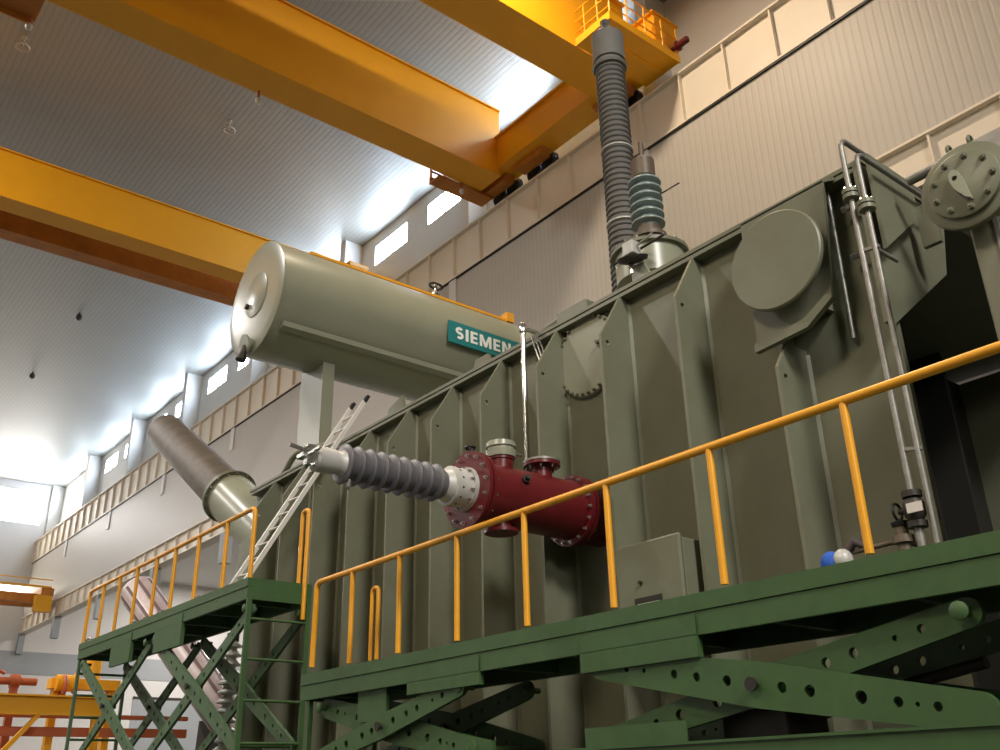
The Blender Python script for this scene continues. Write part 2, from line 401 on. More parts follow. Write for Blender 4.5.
fl.box(XL+.01, XL+.3, Y0, Y1, 7.2, 7.255)
fl.build('lid', 'tank', tk, None, .006)
for y in (5, 9, 13, 17): MB().box(XR+.2, XB-.3, y-.3, y+.3, 0, ZB-.1).build('skid', 'tank', tk)
def rib(y, zt=6.58, ztop=7.2, xtop=XL, hole=True):
    pts = [(XR, ZB), (XF, ZB), (XF, zt), (xtop, ztop), (XR, ztop)]
    hs = [circ(XF+.10, zt-.09, .032)] if hole else []
    m = MB().prism(pts, 'y', y-.02, y+.02, hs)
    m.prism([(XR-.025, ZB), (XR, ZB), (XR, ztop)], 'y', y-.045, y-.02) if False else m.add(
        [(XR-.03, y-.02, ZB), (XR, y-.05, ZB), (XR, y-.02, ZB), (XR-.03, y-.02, ztop-.05), (XR, y-.05, ztop-.05), (XR, y-.02, ztop-.05)],
        [(0, 1, 2), (3, 5, 4), (0, 3, 4, 1), (1, 4, 5, 2), (0, 2, 5, 3)])
    return m.build('stiffening_rib', 'tank', tk)
r0 = rib(5.96)
repeat(r0, [(0, 1.187*i, 0) for i in range(1, 10)])
rib(4.80, 5.30, 5.60, 7.60)
# pocket box with the round blank cover in front of it
pk = MB().prism([(5.06, 7.1), (5.06, 5.60), (4.46, 5.64), (4.17, 5.80), (4.05, 6.95), (4.05, 7.1)], 'x', 7.52, 7.56)
pk.prism([(7.56, 5.7), (XR, 5.7), (XR, 7.2), (7.78, 7.2), (7.56, 7.1)], 'y', 4.9, 4.94).prism([(7.56, 5.9), (XR, 5.9), (XR, 7.2), (7.78, 7.2), (7.56, 7.1)], 'y', 4.4, 4.44)
pk = pk.add([(7.52, 5.06, 7.1), (7.78, 5.06, 7.26), (7.78, 4.05, 7.26), (7.52, 4.05, 7.1), (7.52, 5.06, 7.08), (7.78, 5.06, 7.22), (7.78, 4.05, 7.22), (7.52, 4.05, 7.08)], [(0, 1, 2, 3), (7, 6, 5, 4), (0, 4, 5, 1), (1, 5, 6, 2), (2, 6, 7, 3), (3, 7, 4, 0)]).build('pocket_plate', 'tank', tk)
MB().prism([(5.06, 5.56), (5.06, 5.66), (4.46, 5.70), (4.19, 5.86), (4.13, 5.80), (4.44, 5.60)], 'x', 7.46, 7.53).build('lip', 'tank', pk)
pw = MB().tube([(7.86, 4.19, 7.18), (7.86, 4.21, 5.50)], .022, 8)
pw.build('edge_pipe', 'zinc', tk, 60)
for z in (6.85, 6.3): MB().lathe([(0, .035), (.09, .035), (.09, .02), (.12, .02)], (7.8, 4.04, z), (0, -1, 0), 8).build('stud', 'steel', tk)
cv = MB().lathe([(0, .30), (.16, .30), (.16, .53), (.20, .53), (.215, .515)], (7.52, 4.59, 6.37), (-1, 0, 0), 56).build('round_cover', 'tank', tk, 35)
bolts(cv, (7.36, 4.59, 6.37), (1, 0, 0), .45, 16, .022, .05, 'steel')
# bolted inspection cover on the wall
ic = MB().lathe([(0, .56), (.05, .56), (.065, .545)], (XR, 7.87, 6.70), (-1, 0, 0), 56).build('inspection_cover', 'cons', tk, 35)
bolts(ic, (XR-.065, 7.87, 6.70), (-1, 0, 0), .53, 32, .02, .03, 'tank')
MB().lathe([(0, .05), (.03, .05), (.03, .025), (.09, .025)], (XR-.05, 7.62, 6.78), (-1, 0, 0), 10).build('centre_plug', 'capb', ic)
# near end gusset plate
gs = MB().prism([(7.7, 7.26), (9.45, 7.26), (9.19, 6.46), (7.82, 5.46), (7.7, 5.46)], 'y', 3.76, 3.80).build('end_gusset', 'tank', tk)
MB().prism([(7.7, 7.26), (8.5, 7.26), (8.55, 6.86), (7.7, 6.18)], 'y', 3.62, 3.66).box(8.2, 8.24, 3.66, 3.76, 6.7, 7.2).build('end_gusset', 'tank', tk)
MB().box(8.46, 8.52, 3.44, 3.62, 6.45, 6.92).build('end_bracket', 'tank', tk)
# small fittings on the lid edge
MB().prism([(12.35, ZT), (12.95, ZT), (12.85, 7.58), (12.45, 7.7)], 'x', 8.0, 8.06).build('lifting_lug', 'tank', tk)
MB().prism([(10.0, ZT), (10.5, ZT), (10.4, 7.6), (10.1, 7.6)], 'x', 8.0, 8.06).build('lifting_lug', 'tank', tk)
MB().box(8.0, 8.25, 7.95, 8.55, ZT, 7.62).build('terminal_box', 'tank', tk, None, .02)
MB().tube(fillet([(8.25, 9.15, ZT), (8.25, 9.15, 7.62), (8.25, 8.3, 7.72), (8.25, 8.0, 7.5)], .2), .07, 12).build('lid_pipe', 'tank', tk, 60)
MB().tube(fillet([(8.3, 15.2, ZT), (8.3, 15.3, 7.75), (8.0, 16.3, 7.75), (8.0, 16.9, ZT)], .2), .06, 12).build('lid_pipe', 'tank', tk, 60)
MB().tube(fillet([(8.6, 14.9, ZT), (8.6, 14.9, 7.62), (8.6, 15.9, 7.62), (8.6, 15.9, ZT)], .2), .05, 12).build('lid_pipe', 'tank', tk, 60)
MB().tube([(8.55, 3.9, 7.40), (8.55, 16, 7.40)], .03, 10).build('lid_conduit', 'zinc', tk, 60)

# ------------------------------------------------------------------ conservator drum
cd = thing('conservator_drum', (11, 16, ZT), 'big grey-green horizontal drum carried above the tank, teal name plate on its side', 'oil drum')
CY, CZ_, CR = 16.0, 10.70, 1.20
MB().lathe([(0, CR), (7.9, CR), (8.05, 1.0), (8.1, .3)], (6.80, CY, CZ_), (1, 0, 0), 72).build('shell', 'cons', cd, 30)
cap = MB().lathe([(0, CR+.02), (.03, CR+.02), (.045, CR-.02), (.06, 1.0), (.075, .8), (.085, .5), (.09, .02)], (6.80, CY, CZ_), (-1, 0, 0), 72).build('end_cap', 'cons', cd, 30)
MB().lathe([(0, .48), (.03, .48), (.038, .465)], (6.735, CY-.12, CZ_+.02), (-1, 0, 0), 44).build('manhole_cover', 'cons', cap, 35)
MB().lathe([(0, .06), (.05, .06), (.06, .03)], (6.70, CY+.22, CZ_-.12), (-1, 0, 0), 12).build('eye', 'dark', cap)
dn = MB().lathe([(0, .13), (.12, .13), (.12, .2), (.16, .2), (.16, .13)], (6.78, CY+.05, CZ_-1.0), (-1, 0, -.25), 20).build('drain_nozzle', 'cons', cap, 35)
MB().lathe([(0, .07), (.22, .07), (.22, .1), (.32, .1)], (6.66, CY+.05, CZ_-1.08), (-.25, 0, -1), 14).build('drain_valve', 'dark', cap, 35)
# longitudinal ledge along the near side
MB().prism([(CY-.83, CZ_-.86), (CY-.96, CZ_-.82), (CY-.96, CZ_-.93), (CY-.80, CZ_-.97)], 'x', 6.95, 14.6).build('ledge', 'cons', cd)
for x0 in (8.16, 12.6):
    c = MB().prism([(CY-.33, 7.32), (CY-.33, 9.72), (CY, 9.5), (CY+.55, 9.72), (CY+.55, 7.32)], 'x', x0, x0+.03)
    c.prism([(CY-.33, 7.32), (CY+.55, 7.32), (CY+.55, 9.72), (CY, 9.5), (CY-.33, 9.72)], 'x', x0+.23, x0+.26)
    c.box(x0, x0+.26, CY-.36, CY-.33, 7.32, 9.95).box(x0, x0+.26, CY+.55, CY+.58, 7.32, 9.95)
    c.build('support_post', 'cons', cd)
yl = MB().box(7.6, 12.9, CY-.60, CY-.52, CZ_+1.06, CZ_+1.12).build('lifeline_rail', 'rail', cd)
for x in (8.5, 10.2, 12.0): MB().box(x-.03, x+.03, CY-.59, CY-.53, CZ_+1.0, CZ_+1.06).build('rail_foot', 'rail', yl)
MB().box(12.75, 12.95, CY-.7, CY-.45, CZ_+1.02, CZ_+1.26).build('rail_end', 'rail', yl)
hw = MB().lathe([(0, .06), (.1, .06), (.1, .1), (.16, .1), (.16, .04), (.36, .04)], (10.92, CY-.35, 11.86), (0, 0, 1), 14).build('top_valve', 'steel', cd, 40)
MB().ring((10.92, CY-.35, 12.2), (.2, -.2, 1), .15, .028, 24, 8).build('handwheel', 'black', hw, 60)
MB().tube([(10.75, CY-.55, 11.82), (11.25, CY-.55, 11.82)], .03, 8).build('valve_pipe', 'steel', hw, 60)
sg = MB().box(10.60, 13.02, CY-CR-.10, CY-CR-.06, 10.34, 10.86).build('name_plate', 'sign', cd, None, .01)
tag(sg, 'teal name plate with white letters')
for x in (11.0, 12.6): MB().box(x-.04, x+.04, CY-CR-.06, CY-CR+.08, 10.5, 10.7).build('bracket', 'cons', sg)
LT = MB(); lh = .285; lz = 10.46; ly = CY-CR-.112; tk_ = .062
def glyph(pts): LT.prism([(x, lz+z) for x, z in pts], 'y', ly, ly+.012)
def ribbon(pts, t):
    P = [Vector(q) for q in pts]; L1 = []; L2 = []
    for i, q in enumerate(P):
        d = (P[min(i+1, len(P)-1)]-P[max(i-1, 0)]).normalized(); nn = Vector((-d.y, d.x))*t/2
        L1.append(tuple(q+nn)); L2.append(tuple(q-nn))
    for i in range(len(P)-1): glyph([L1[i], L1[i+1], L2[i+1], L2[i]])
def gS(x):
    w = .21; a = (lh-tk_)/4; cx = x+w/2; rx = w/2-tk_/2
    up = [(cx+rx*math.cos(t), lh-tk_/2-a+a*math.sin(t)) for t in [math.radians(q) for q in range(35, 271, 15)]]
    lo = [(cx+rx*math.cos(t), tk_/2+a+a*math.sin(t)) for t in [math.radians(q) for q in range(90, -146, -15)]]
    ribbon(up+lo[1:], tk_); return x+w
def gI(x): glyph([(x, 0), (x+tk_*1.15, 0), (x+tk_*1.15, lh), (x, lh)]); return x+tk_*1.15
def gE(x):
    w = .19; v = tk_*1.1; h = tk_*.85; m = lh/2
    glyph([(x, 0), (x+w, 0), (x+w, h), (x+v, h), (x+v, m-h/2), (x+w*.92, m-h/2), (x+w*.92, m+h/2), (x+v, m+h/2), (x+v, lh-h), (x+w, lh-h), (x+w, lh), (x, lh)]); return x+w
def gM(x):
    w = .32; v = tk_
    glyph([(x, 0), (x+v, 0), (x+v, lh*.66), (x+w/2-.03, 0), (x+w/2+.03, 0), (x+w-v, lh*.66), (x+w-v, 0), (x+w, 0), (x+w, lh), (x+w-v*1.25, lh), (x+w/2, lh*.36), (x+v*1.25, lh), (x, lh)]); return x+w
def gN(x):
    w = .24; v = tk_
    glyph([(x, 0), (x+v, 0), (x+v, lh*.68), (x+w-v*1.1, 0), (x+w, 0), (x+w, lh), (x+w-v, lh), (x+w-v, lh*.32), (x+v*1.1, lh), (x, lh)]); return x+w
xc = 10.78
for ch in 'SIEMENS': xc = {'S': gS, 'I': gI, 'E': gE, 'M': gM, 'N': gN}[ch](xc)+.062
LT.build('lettering', 'letter', sg)

# ------------------------------------------------------------------ bushings on the lid
tb = thing('tall_bushing', (9.5, 8.5, ZT), 'tall dark grey finely ribbed bushing standing upright on the lid, reaching the crane', 'bushing')
n = 48; pr = sheds(.38, 5.40, n, .232, .264, .222, .252)
ins = MB().lathe(pr, (9.5, 8.5, ZT), (0, 0, 1), 40).build('insulator', 'porcd', tb, 50)
for z in (9.6, 11.0): MB().lathe([(0, .24), (.005, .268), (.03, .268), (.035, .24)], (9.5, 8.5, z), (0, 0, 1), 40).build('joint_band', 'white', ins, 50)
MB().lathe([(0, .4), (.06, .4), (.06, .30), (.38, .27)], (9.5, 8.5, ZT), (0, 0, 1), 36).build('base_flange', 'capg', tb, 40)
MB().lathe([(0, .2), (.0, .28), (.04, .3), (.05, .24), (.14, .24), (.15, .275), (.70, .275), (.72, .26), (.73, .1)], (9.5, 8.5, 12.72), (0, 0, 1), 36).build('top_cap', 'capg', tb, 35)
MB().lathe([(0, .05), (.12, .05), (.12, .09), (.2, .09)], (9.36, 8.4, 13.42), (0, 0, 1), 10).build('terminal', 'steel', tb)

sb = thing('short_bushing', (8.6, 7.24, 8.28), 'short teal-grey porcelain bushing with brown cap, just right of the tall dark bushing', 'bushing')
MB().lathe(sheds(.30, 1.10, 6, .15, .235), (8.6, 7.24, 8.28), (0, 0, 1), 36).build('insulator', 'teal', sb, 50)
MB().lathe([(0, .20), (.1, .2), (.1, .24), (.16, .24), (.17, .17), (.30, .15)], (8.6, 7.24, 8.28), (0, 0, 1), 28).build('base_ring', 'capb', sb, 40)
MB().lathe([(1.09, .15), (1.11, .17), (1.40, .17), (1.44, .12), (1.48, .05), (1.5, .035), (1.74, .035)], (8.6, 7.24, 8.28), (0, 0, 1), 28).build('top_cap', 'capb', sb, 35)
MB().tube([(8.6, 6.98, 9.0), (8.75, 6.75, 9.12)], .012, 6).build('arcing_horn', 'dark', sb)
dr = thing('bushing_drum', (8.6, 7.27, ZT), 'round flanged drum on the lid edge carrying the short teal bushing', 'flanged drum')
MB().lathe([(0, .28), (.36, .28), (.38, .47), (.80, .47)], (8.6, 7.27, ZT), (0, 0, 1), 48).build('drum_body', 'cons', dr, 35)
tf = MB().lathe([(0, .53), (.05, .53), (.06, .48), (.16, .24)], (8.6, 7.27, ZT+.80), (0, 0, 1), 48).build('top_flange', 'tank', dr, 35)
bolts(tf, (8.6, 7.27, ZT+.85), (0, 0, 1), .505, 18, .02, .03, 'steel')
MB().tube([(8.12, 6.6, 7.98), (8.12, 7.5, 7.96)], .018, 8).build('earth_rod', 'dark', dr)
gd = thing('gas_relay', (7.88, 6.98, ZT), 'small grey relay box with dark dish, at the lid edge below the short bushing', 'relay')
MB().box(7.82, 7.98, 6.88, 7.06, 7.76, 7.95).build('relay_box', 'white', gd, None, .015)
MB().lathe([(0, .05), (.0, .12), (.03, .19), (.06, .20), (.08, .06)], (7.82, 6.89, 7.60), (-.3, -.15, 1), 28).build('dish', 'dark', gd, 40)
MB().lathe([(0, .04), (.12, .04), (.12, .025), (.2, .025)], (7.80, 6.90, 7.64), (0, 0, -1), 10).build('stem', 'steel', gd)
MB().prism([(6.68, ZT+.02), (7.0, ZT+.02), (7.0, 7.62), (6.8, 7.6)], 'x', 7.9, 7.95).box(7.85, 8.0, 6.68, 7.0, ZT+.001, ZT+.02).build('bracket', 'cons', gd)
MB().tube([(7.9, 6.96, 7.86), (7.9, 6.6, 7.92)], .016, 8).build('rod', 'steel', gd)

# ------------------------------------------------------------------ red turret and grey bushing pointing out of the tank wall
TY, TZ = 7.884, 4.565
rt = thing('red_turret', (6.7, TY, TZ-.5), 'dark red flanged cylinder sticking out of the tank wall behind the yellow handrail', 'turret')
MB().lathe([(0, .335), (1.2, .345), (1.62, .345)], (6.02, TY, TZ), (1, 0, 0), 48).build('body', 'red', rt, 35)
ff = MB().lathe([(0, .26), (0, .425), (.045, .425), (.045, .33)], (5.92, TY, TZ), (1, 0, 0), 48).lathe([(0, .425), (.045, .425)], (5.98, TY, TZ), (1, 0, 0), 48).build('front_flange', 'red', rt, 35)
bolts(ff, (5.92, TY, TZ), (-1, 0, 0), .37, 14, .018, .03, 'steel')
bolts(ff, (6.025, TY, TZ), (1, 0, 0), .385, 14, .016, .03, 'steel')
rf = MB().lathe([(0, .42), (.05, .42)], (7.42, TY, TZ), (1, 0, 0), 48).lathe([(0, .42), (.05, .42)], (7.49, TY, TZ), (1, 0, 0), 48).build('rear_flange', 'red', rt, 35)
bolts(rf, (7.42, TY, TZ), (-1, 0, 0), .385, 18, .017, .03, 'steel')
bolts(rf, (7.54, TY, TZ), (1, 0, 0), .385, 18, .017, .03, 'steel')
MB().lathe([(0, .36), (.40, .36)], (7.54, TY, TZ), (1, 0, 0), 40).build('neck', 'red', rt, 35)
nz = MB().lathe([(.2, .135), (.42, .135), (.42, .15), (.45, .15)], (6.42, TY, TZ), (0, 0, 1), 28).build('nozzle', 'red', rt, 35)
cap2 = MB().lathe([(.45, .165), (.53, .175), (.54, .155), (.56, .155), (.57, .175), (.63, .165), (.65, .1)], (6.42, TY, TZ), (0, 0, 1), 32).build('cover', 'cons', nz, 35)
MB().tube([(6.58, TY-.05, TZ+.52), (6.68, TY-.05, TZ+.52)], .02, 8).build('wing_nut', 'steel', nz)
nz2 = MB().lathe([(.2, .12), (.46, .12)], (7.03, TY, TZ), (0, 0, 1), 28).lathe([(.46, .22), (.50, .22)], (7.03, TY, TZ), (0, 0, 1), 32).build('nozzle', 'red', rt, 35)
MB().lathe([(.50, .225), (.525, .225), (.53, .1)], (7.03, TY, TZ), (0, 0, 1), 32).build('cover', 'zinc', nz2, 35)
bolts(nz2, (7.03, TY, TZ+.46), (0, 0, -1), .18, 8, .014, .03, 'steel')
MB().lathe([(.3, .05), (.42, .05), (.42, .025), (.5, .025)], (5.98, TY+.02, TZ), (0, -.1, 1), 12).build('vent_cock', 'dark', rt)
MB().ring((5.98, TY, TZ+.49), (0, 0, 1), .05, .016, 14, 6).build('cock_handle', 'black', rt)
MB().lathe([(.25, .12), (.38, .12), (.38, .19), (.42, .19)], (6.4, TY, TZ), (0, 0, -1), 28).build('drain_flange', 'red', rt, 35)
MB().lathe([(0, .05), (.06, .05), (.06, .03), (.1, .03)], (6.5, TY-.3, TZ+.12), (-.2, -1, .3), 10).build('side_plug', 'dark', rt)

gbu = thing('grey_bushing', (4.7, TY, TZ-.25), 'grey porcelain bushing with broad sheds, pointing left out of the red cylinder', 'bushing')
X5 = 5.60
def shedprof(n, t0, t1, rc, ro):
    pr = []; p = (t1-t0)/n
    for i in range(n):
        t = t0+i*p
        pr += [(t, rc), (t+p*.12, rc+.004), (t+p*.80, ro-.012), (t+p*.88, ro), (t+p*.95, ro-.006), (t+p*.97, rc+.01)]
    return pr+[(t1, rc)]
MB().lathe(shedprof(9, 0, 1.22, .145, .205), (X5, TY, TZ), (-1, 0, 0), 44).build('insulator', 'porc', gbu, 55)
co = MB().lathe([(0, .24), (.05, .24), (.05, .215), (.20, .205), (.20, .215), (.25, .215), (.26, .18), (.30, .165), (.33, .15)], (5.92, TY, TZ), (-1, 0, 0), 44).build('collar', 'white', gbu, 35)
bolts(co, (5.86, TY, TZ), (-1, 0, 0), .225, 12, .012, .03, 'steel')
bolts(co, (5.72, TY, TZ), (1, 0, 0), .207, 12, .01, .02, 'dark')
MB().lathe([(0, .14), (.05, .115), (.10, .115), (.10, .125), (.30, .13), (.33, .09)], (4.39, TY, TZ), (-1, 0, 0), 32).build('end_cap', 'white', gbu, 35)
tm = MB().box(3.92, 4.08, TY-.07, TY+.07, TZ-.02, TZ+.02).box(3.95, 4.05, TY-.1, TY-.02, TZ-.1, TZ+.1)
tm.tube([(4.0, TY-.04, TZ+.04), (3.80, TY-.02, TZ+.08)], .022, 8)
tm.build('terminal_clamp', 'steel', gbu)
for d in ((0, 0), (.06, .05), (-.06, .05), (.02, -.12)): MB().lathe([(0, .02), (.05, .02), (.05, .012), (.09, .012)], (3.98+d[0], TY-.1, TZ+d[1]), (0, -1, 0), 8).build('clamp_bolt', 'steel', gbu)
MB().lathe([(0, .02), (.06, .02), (.06, .03), (.1, .03)], (4.42, TY-.1, TZ-.19), (-.4, -.3, -1), 8).build('grading_stud', 'steel', gbu)

# ------------------------------------------------------------------ brown tube bushing at the far end of the tank
ax = Vector((-.53, 2.76, 2.11)).normalized(); bb = Vector((8.24, 20.04, 7.85))
bt = thing('brown_bushing', bb, 'long brown tube bushing slanting up to the left from the far end of the tank', 'bushing')
MB().lathe([(0, .51), (3.85, .46), (3.93, .44), (3.98, .39), (4.0, .22)], bb, ax, 44).build('tube', 'brown', bt, 35)
MB().lathe([(-.07, .61), (0, .61), (.03, .57), (.04, .52)], bb, ax, 44).build('flange', 'tank', bt, 35)
tu = thing('slanted_turret', bb-ax*1.5, 'shiny grey-green slanted cylinder joining the brown tube to the tank', 'turret')
MB().lathe([(-2.5, .56), (-.14, .56)], bb, ax, 44).build('body', 'cons', tu, 35)
tfl = MB().lathe([(-.14, .64), (-.07, .64)], bb, ax, 44).build('flange', 'tank', tu, 35)
bolts(tfl, bb-ax*.14, -ax, .60, 16, .02, .03, 'steel')
MB().box(8.0, 9.0, 17.75, 18.6, 5.4, 6.4).build('wall_neck', 'tank', tu)

# ------------------------------------------------------------------ pipework on the near side
def pipe(name, path, r, lab, cat='pipe', m='zinc', group=None, flz=(), fr=.075):
    t = thing(name, Vector(path[0]), lab, cat, group)
    MB().tube(fillet(path, .12), r, 12).build('pipe_run', m, t, 60)
    for p in flz:
        f = MB().lathe([(-.05, fr), (-.008, fr), (-.008, fr*.8), (.008, fr*.8), (.008, fr), (.05, fr)], p, (0, 0, 1), 24).build('flange_pair', 'tank', t, 35)
        bolts(f, Vector(p)+Vector((0, 0, .05)), (0, 0, 1), fr*.76, 6, .011, .018, 'steel')
    return t
pa = pipe('oil_pipe', [(7.3, 3.67, 3.74), (7.3, 3.67, 7.28), (9.3, 3.67, 7.28)], .027, 'left one of two tall zinc pipes at the right, with a valve at its foot', flz=[(7.3, 3.67, 6.63)], group='tall zinc pipes')
pb = pipe('oil_pipe', [(7.3, 3.54, 2.96), (7.3, 3.54, 7.04), (9.0, 3.54, 7.04)], .025, 'right one of two tall zinc pipes at the right, running straight to the deck', flz=[(7.3, 3.54, 6.44)], group='tall zinc pipes')
for z in (6.02, 4.1): MB().bar((7.3, 3.67, z), (7.3, 3.50, z-.03), .03, .03).build('clip', 'zinc', pb)
MB().tube([(7.32, 3.54, 5.98), (7.66, 3.54, 5.98)], .02, 8).build('stay', 'zinc', pb)
vl = thing('valve', (7.3, 3.67, 3.2), 'dark gate valve with white tag at the foot of the left zinc pipe', 'valve')
MB().lathe([(0, .08), (.05, .08), (.05, .05), (.1, .085), (.2, .085), (.25, .05), (.25, .08), (.30, .08)], (7.3, 3.67, 3.44), (0, 0, 1), 24).build('body', 'dark', vl, 40)
MB().tube([(7.3, 3.67, 3.58), (7.3, 3.80, 3.6)], .03, 10).build('stem', 'dark', vl)
MB().ring((7.3, 3.82, 3.6), (0, 1, 0), .07, .012, 18, 6).build('handwheel', 'black', vl, 60)
tg = MB().box(7.19, 7.2, 3.55, 3.68, 3.54, 3.62).build('tag', 'tag', vl)
MB().tube([(7.3, 3.67, 3.44), (7.3, 3.67, 2.96)], .036, 12).build('foot_pipe', 'zinc', vl, 60)
tag(tg, 'white paper tag')
dv = thing('drain_valve', (7.3, 3.85, 3.3), 'brass-grey drain valve with side pipe, just right of the thick yellow post', 'valve')
MB().lathe([(0, .05), (.05, .05), (.06, .085), (.12, .085), (.13, .05), (.2, .05)], (7.3, 3.81, 3.28), (0, 0, 1), 20).build('body', 'capb', dv, 40)
MB().lathe([(0, .07), (.03, .08), (.05, .03)], (7.3, 3.81, 3.48), (0, 0, 1), 16).build('cap', 'black', dv)
MB().tube([(7.3, 3.81, 3.37), (7.3, 4.5, 3.35)], .022, 10).build('side_pipe', 'capb', dv, 60)
MB().tube([(7.3, 3.81, 3.37), (7.94, 3.86, 3.37)], .03, 10).build('wall_pipe', 'capb', dv, 60)
MB().tube([(7.3, 3.81, 3.28), (7.3, 3.81, 2.96)], .03, 10).build('drop_pipe', 'capb', dv, 60)
hc = thing('cloth_bundle', (7.3, 4.3, 3.2), 'blue and white cloth bundle just left of the thick yellow post at the right', 'cloth bundle')
MB().ball((7.22, 4.44, 3.28), .13, (.7, .75, .8), 20).build('blue_half', 'bluec', hc, 60)
MB().ball((7.22, 4.33, 3.29), .12, (.7, .7, .8), 20).build('white_half', 'white', hc, 60)
MB().tube([(7.26, 4.34, 3.34), (7.28, 4.24, 3.44), (7.30, 4.16, 3.38)], [.04, .05, .025], 10).build('knot', 'ink', hc, 60)
vp = pipe('vent_pipe', [(7.62, 8.82, 4.95), (7.62, 8.82, 7.40), (8.2, 8.82, 7.40)], .035, 'thin silvery pipe rising from behind the red cylinder to the lid', m='steel')
MB().lathe([(0, .05), (.1, .055), (.14, .02)], (7.62, 8.82, 7.34), (0, 0, 1), 14).build('elbow_cap', 'steel', vp, 50)
MB().tube([(7.62, 8.82, 4.95), (7.94, 8.82, 4.95)], .035, 12).build('wall_stub', 'steel', vp, 60)
cbl = MB()
for k in range(3): cbl.tube([(7.66+.02*k, 8.70-.03*k, 7.26), (7.64+.02*k, 8.60-.05*k, 7.0), (7.68, 8.52-.04*k, 6.7), (7.76, 8.47-.03*k, 6.25-.1*k), (7.93, 8.45, 5.9)], .012, 6)
tag(cbl.build('earth_cable', 'steel', None, 60), 'thin shiny loose cables hanging just right of the thin silvery pipe', 'cable')

# big pipe elbow with blind flange at the upper right
be = thing('blind_flange_pipe', (7.4, 2.4, 5.6), 'thick pipe end closed by a round bolted plate with lifting eye, upper right corner', 'pipe')
BF = Vector((6.9, 2.52, 5.93))
MB().tube(fillet([(7.0, 2.56, 5.93), (8.3, 2.56, 5.93)], .3), .27, 36).build('pipe_stub', 'tank', be, 40)
mp_ = MB().tube(fillet([(8.0, 2.70, 6.66), (8.0, 2.4, 6.66), (8.0, .6, 6.66), (8.0, -.8, 6.0), (8.0, -1.2, 3)], .8, 8), .30, 36).build('manifold', 'zinc', be, 40)
fl1 = MB().lathe([(.0, .37), (.05, .37), (.06, .355)], BF+Vector((.06, 0, 0)), (-1, 0, 0), 56).build('pipe_flange', 'tank', be, 35)
pl = MB().lathe([(0, .29), (.045, .29), (.055, .275)], BF+Vector((.01, 0, 0)), (-1, 0, 0), 56).build('blind_plate', 'tank', be, 35)
bolts(pl, BF+Vector((-.045, 0, 0)), (-1, 0, 0), .235, 9, .024, .028, 'tank')
MB().prism([(2.47, 5.75), (2.51, 5.78), (2.575, 5.88), (2.60, 5.97), (2.595, 6.03), (2.565, 6.06), (2.53, 6.04), (2.50, 5.95)], 'x', 6.81, 6.86, [circ(2.555, 5.975, .022)]).build('lifting_eye', 'cons', pl)
MB().tube([(8.0, 3.42, 6.94), (8.0, 2.69, 6.94)], .05, 14).build('side_line', 'zinc', be, 60)
for y in (2.98, 2.78): MB().ring((8.0, y, 7.03), (0, 1, 0), .05, .018, 18, 6).build('lug', 'tank', be, 60)
MB().box(7.1, 7.6, 1.75, 2.655, 1.0, 5.66).build('header_box', 'tank', be, None, .02)
MB().box(7.085, 7.1, 2.42, 2.46, 1.0, 5.66).build('header_seam', 'zinc', be)
MB().box(7.0, 7.9, 1.6, 2.75, .0, 1.0).build('header_foot', 'tank', be)

# control cabinet on the wall
cc = thing('control_cabinet', (7.5, 6.5, 3.1), 'flat grey-green cabinet on the tank wall behind the yellow handrail', 'cabinet')
MB().box(7.26, 7.90, 6.08, 6.95, 3.08, 3.86).build('body', 'tank', cc, None, .015)
MB().box(7.2, 7.245, 6.07, 6.96, 3.06, 3.90).build('door', 'tank', cc, None, .02)
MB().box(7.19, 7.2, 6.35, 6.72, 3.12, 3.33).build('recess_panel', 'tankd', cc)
MB().box(7.175, 7.2, 6.38, 6.68, 3.12, 3.27).build('latch', 'cons', cc, None, .01)
MB().lathe([(0, .02), (.03, .02)], (7.2, 6.62, 3.48), (-1, 0, 0), 10).build('lock', 'dark', cc)
MB().lathe([(0, .02), (.05, .02)], (7.35, 6.5, 3.86), (0, 0, 1), 10).build('stud', 'steel', cc)
MB().lathe([(0, .03), (.06, .03), (.06, .02), (.12, .02)], (7.6, 6.08, 3.3), (0, -1, 0), 10).build('cable_gland', 'steel', cc)
for z in (3.2, 3.7): MB().box(7.9, 7.94, 6.2, 6.8, z-.04, z+.04).build('mount', 'tank', cc)

# ------------------------------------------------------------------ scissor lifts
def arm(p0, p1, w, x0, x1, holes, ext=.0):
    """flat arm plate in the Y-Z plane between two pivots, rounded ends, pierced by holes"""
    p0 = Vector(p0); p1 = Vector(p1); d = (p1-p0).normalized(); n = Vector((-d.y, d.x)); pts = []
    for i in range(9): a = PI/2+PI*i/8; pts.append(p0+d*math.cos(a)*w*.36+n*math.sin(a)*w*.36)
    mid = (p0+p1)/2
    pts.append(mid-n*w*.5)
    for i in range(9): a = -PI/2+PI*i/8; pts.append(p1+d*math.cos(a)*w*.36+n*math.sin(a)*w*.36)
    pts.append(mid+n*w*.5)
    L = (p1-p0).length
    hs = [circ(*(p0+d*(t*L)+n*o), r, 12) for t, o, r in holes]
    return MB().prism([tuple(p) for p in pts], 'x', x0, x1, hs)
HO = [(.10, 0, .03), (.16, 0, .02), (.26, 0, .036), (.33, 0, .036), (.42, 0, .04), (.57, 0, .04), (.64, 0, .042), (.76, 0, .044), (.84, 0, .034), (.88, 0, .016), (.92, 0, .03)]
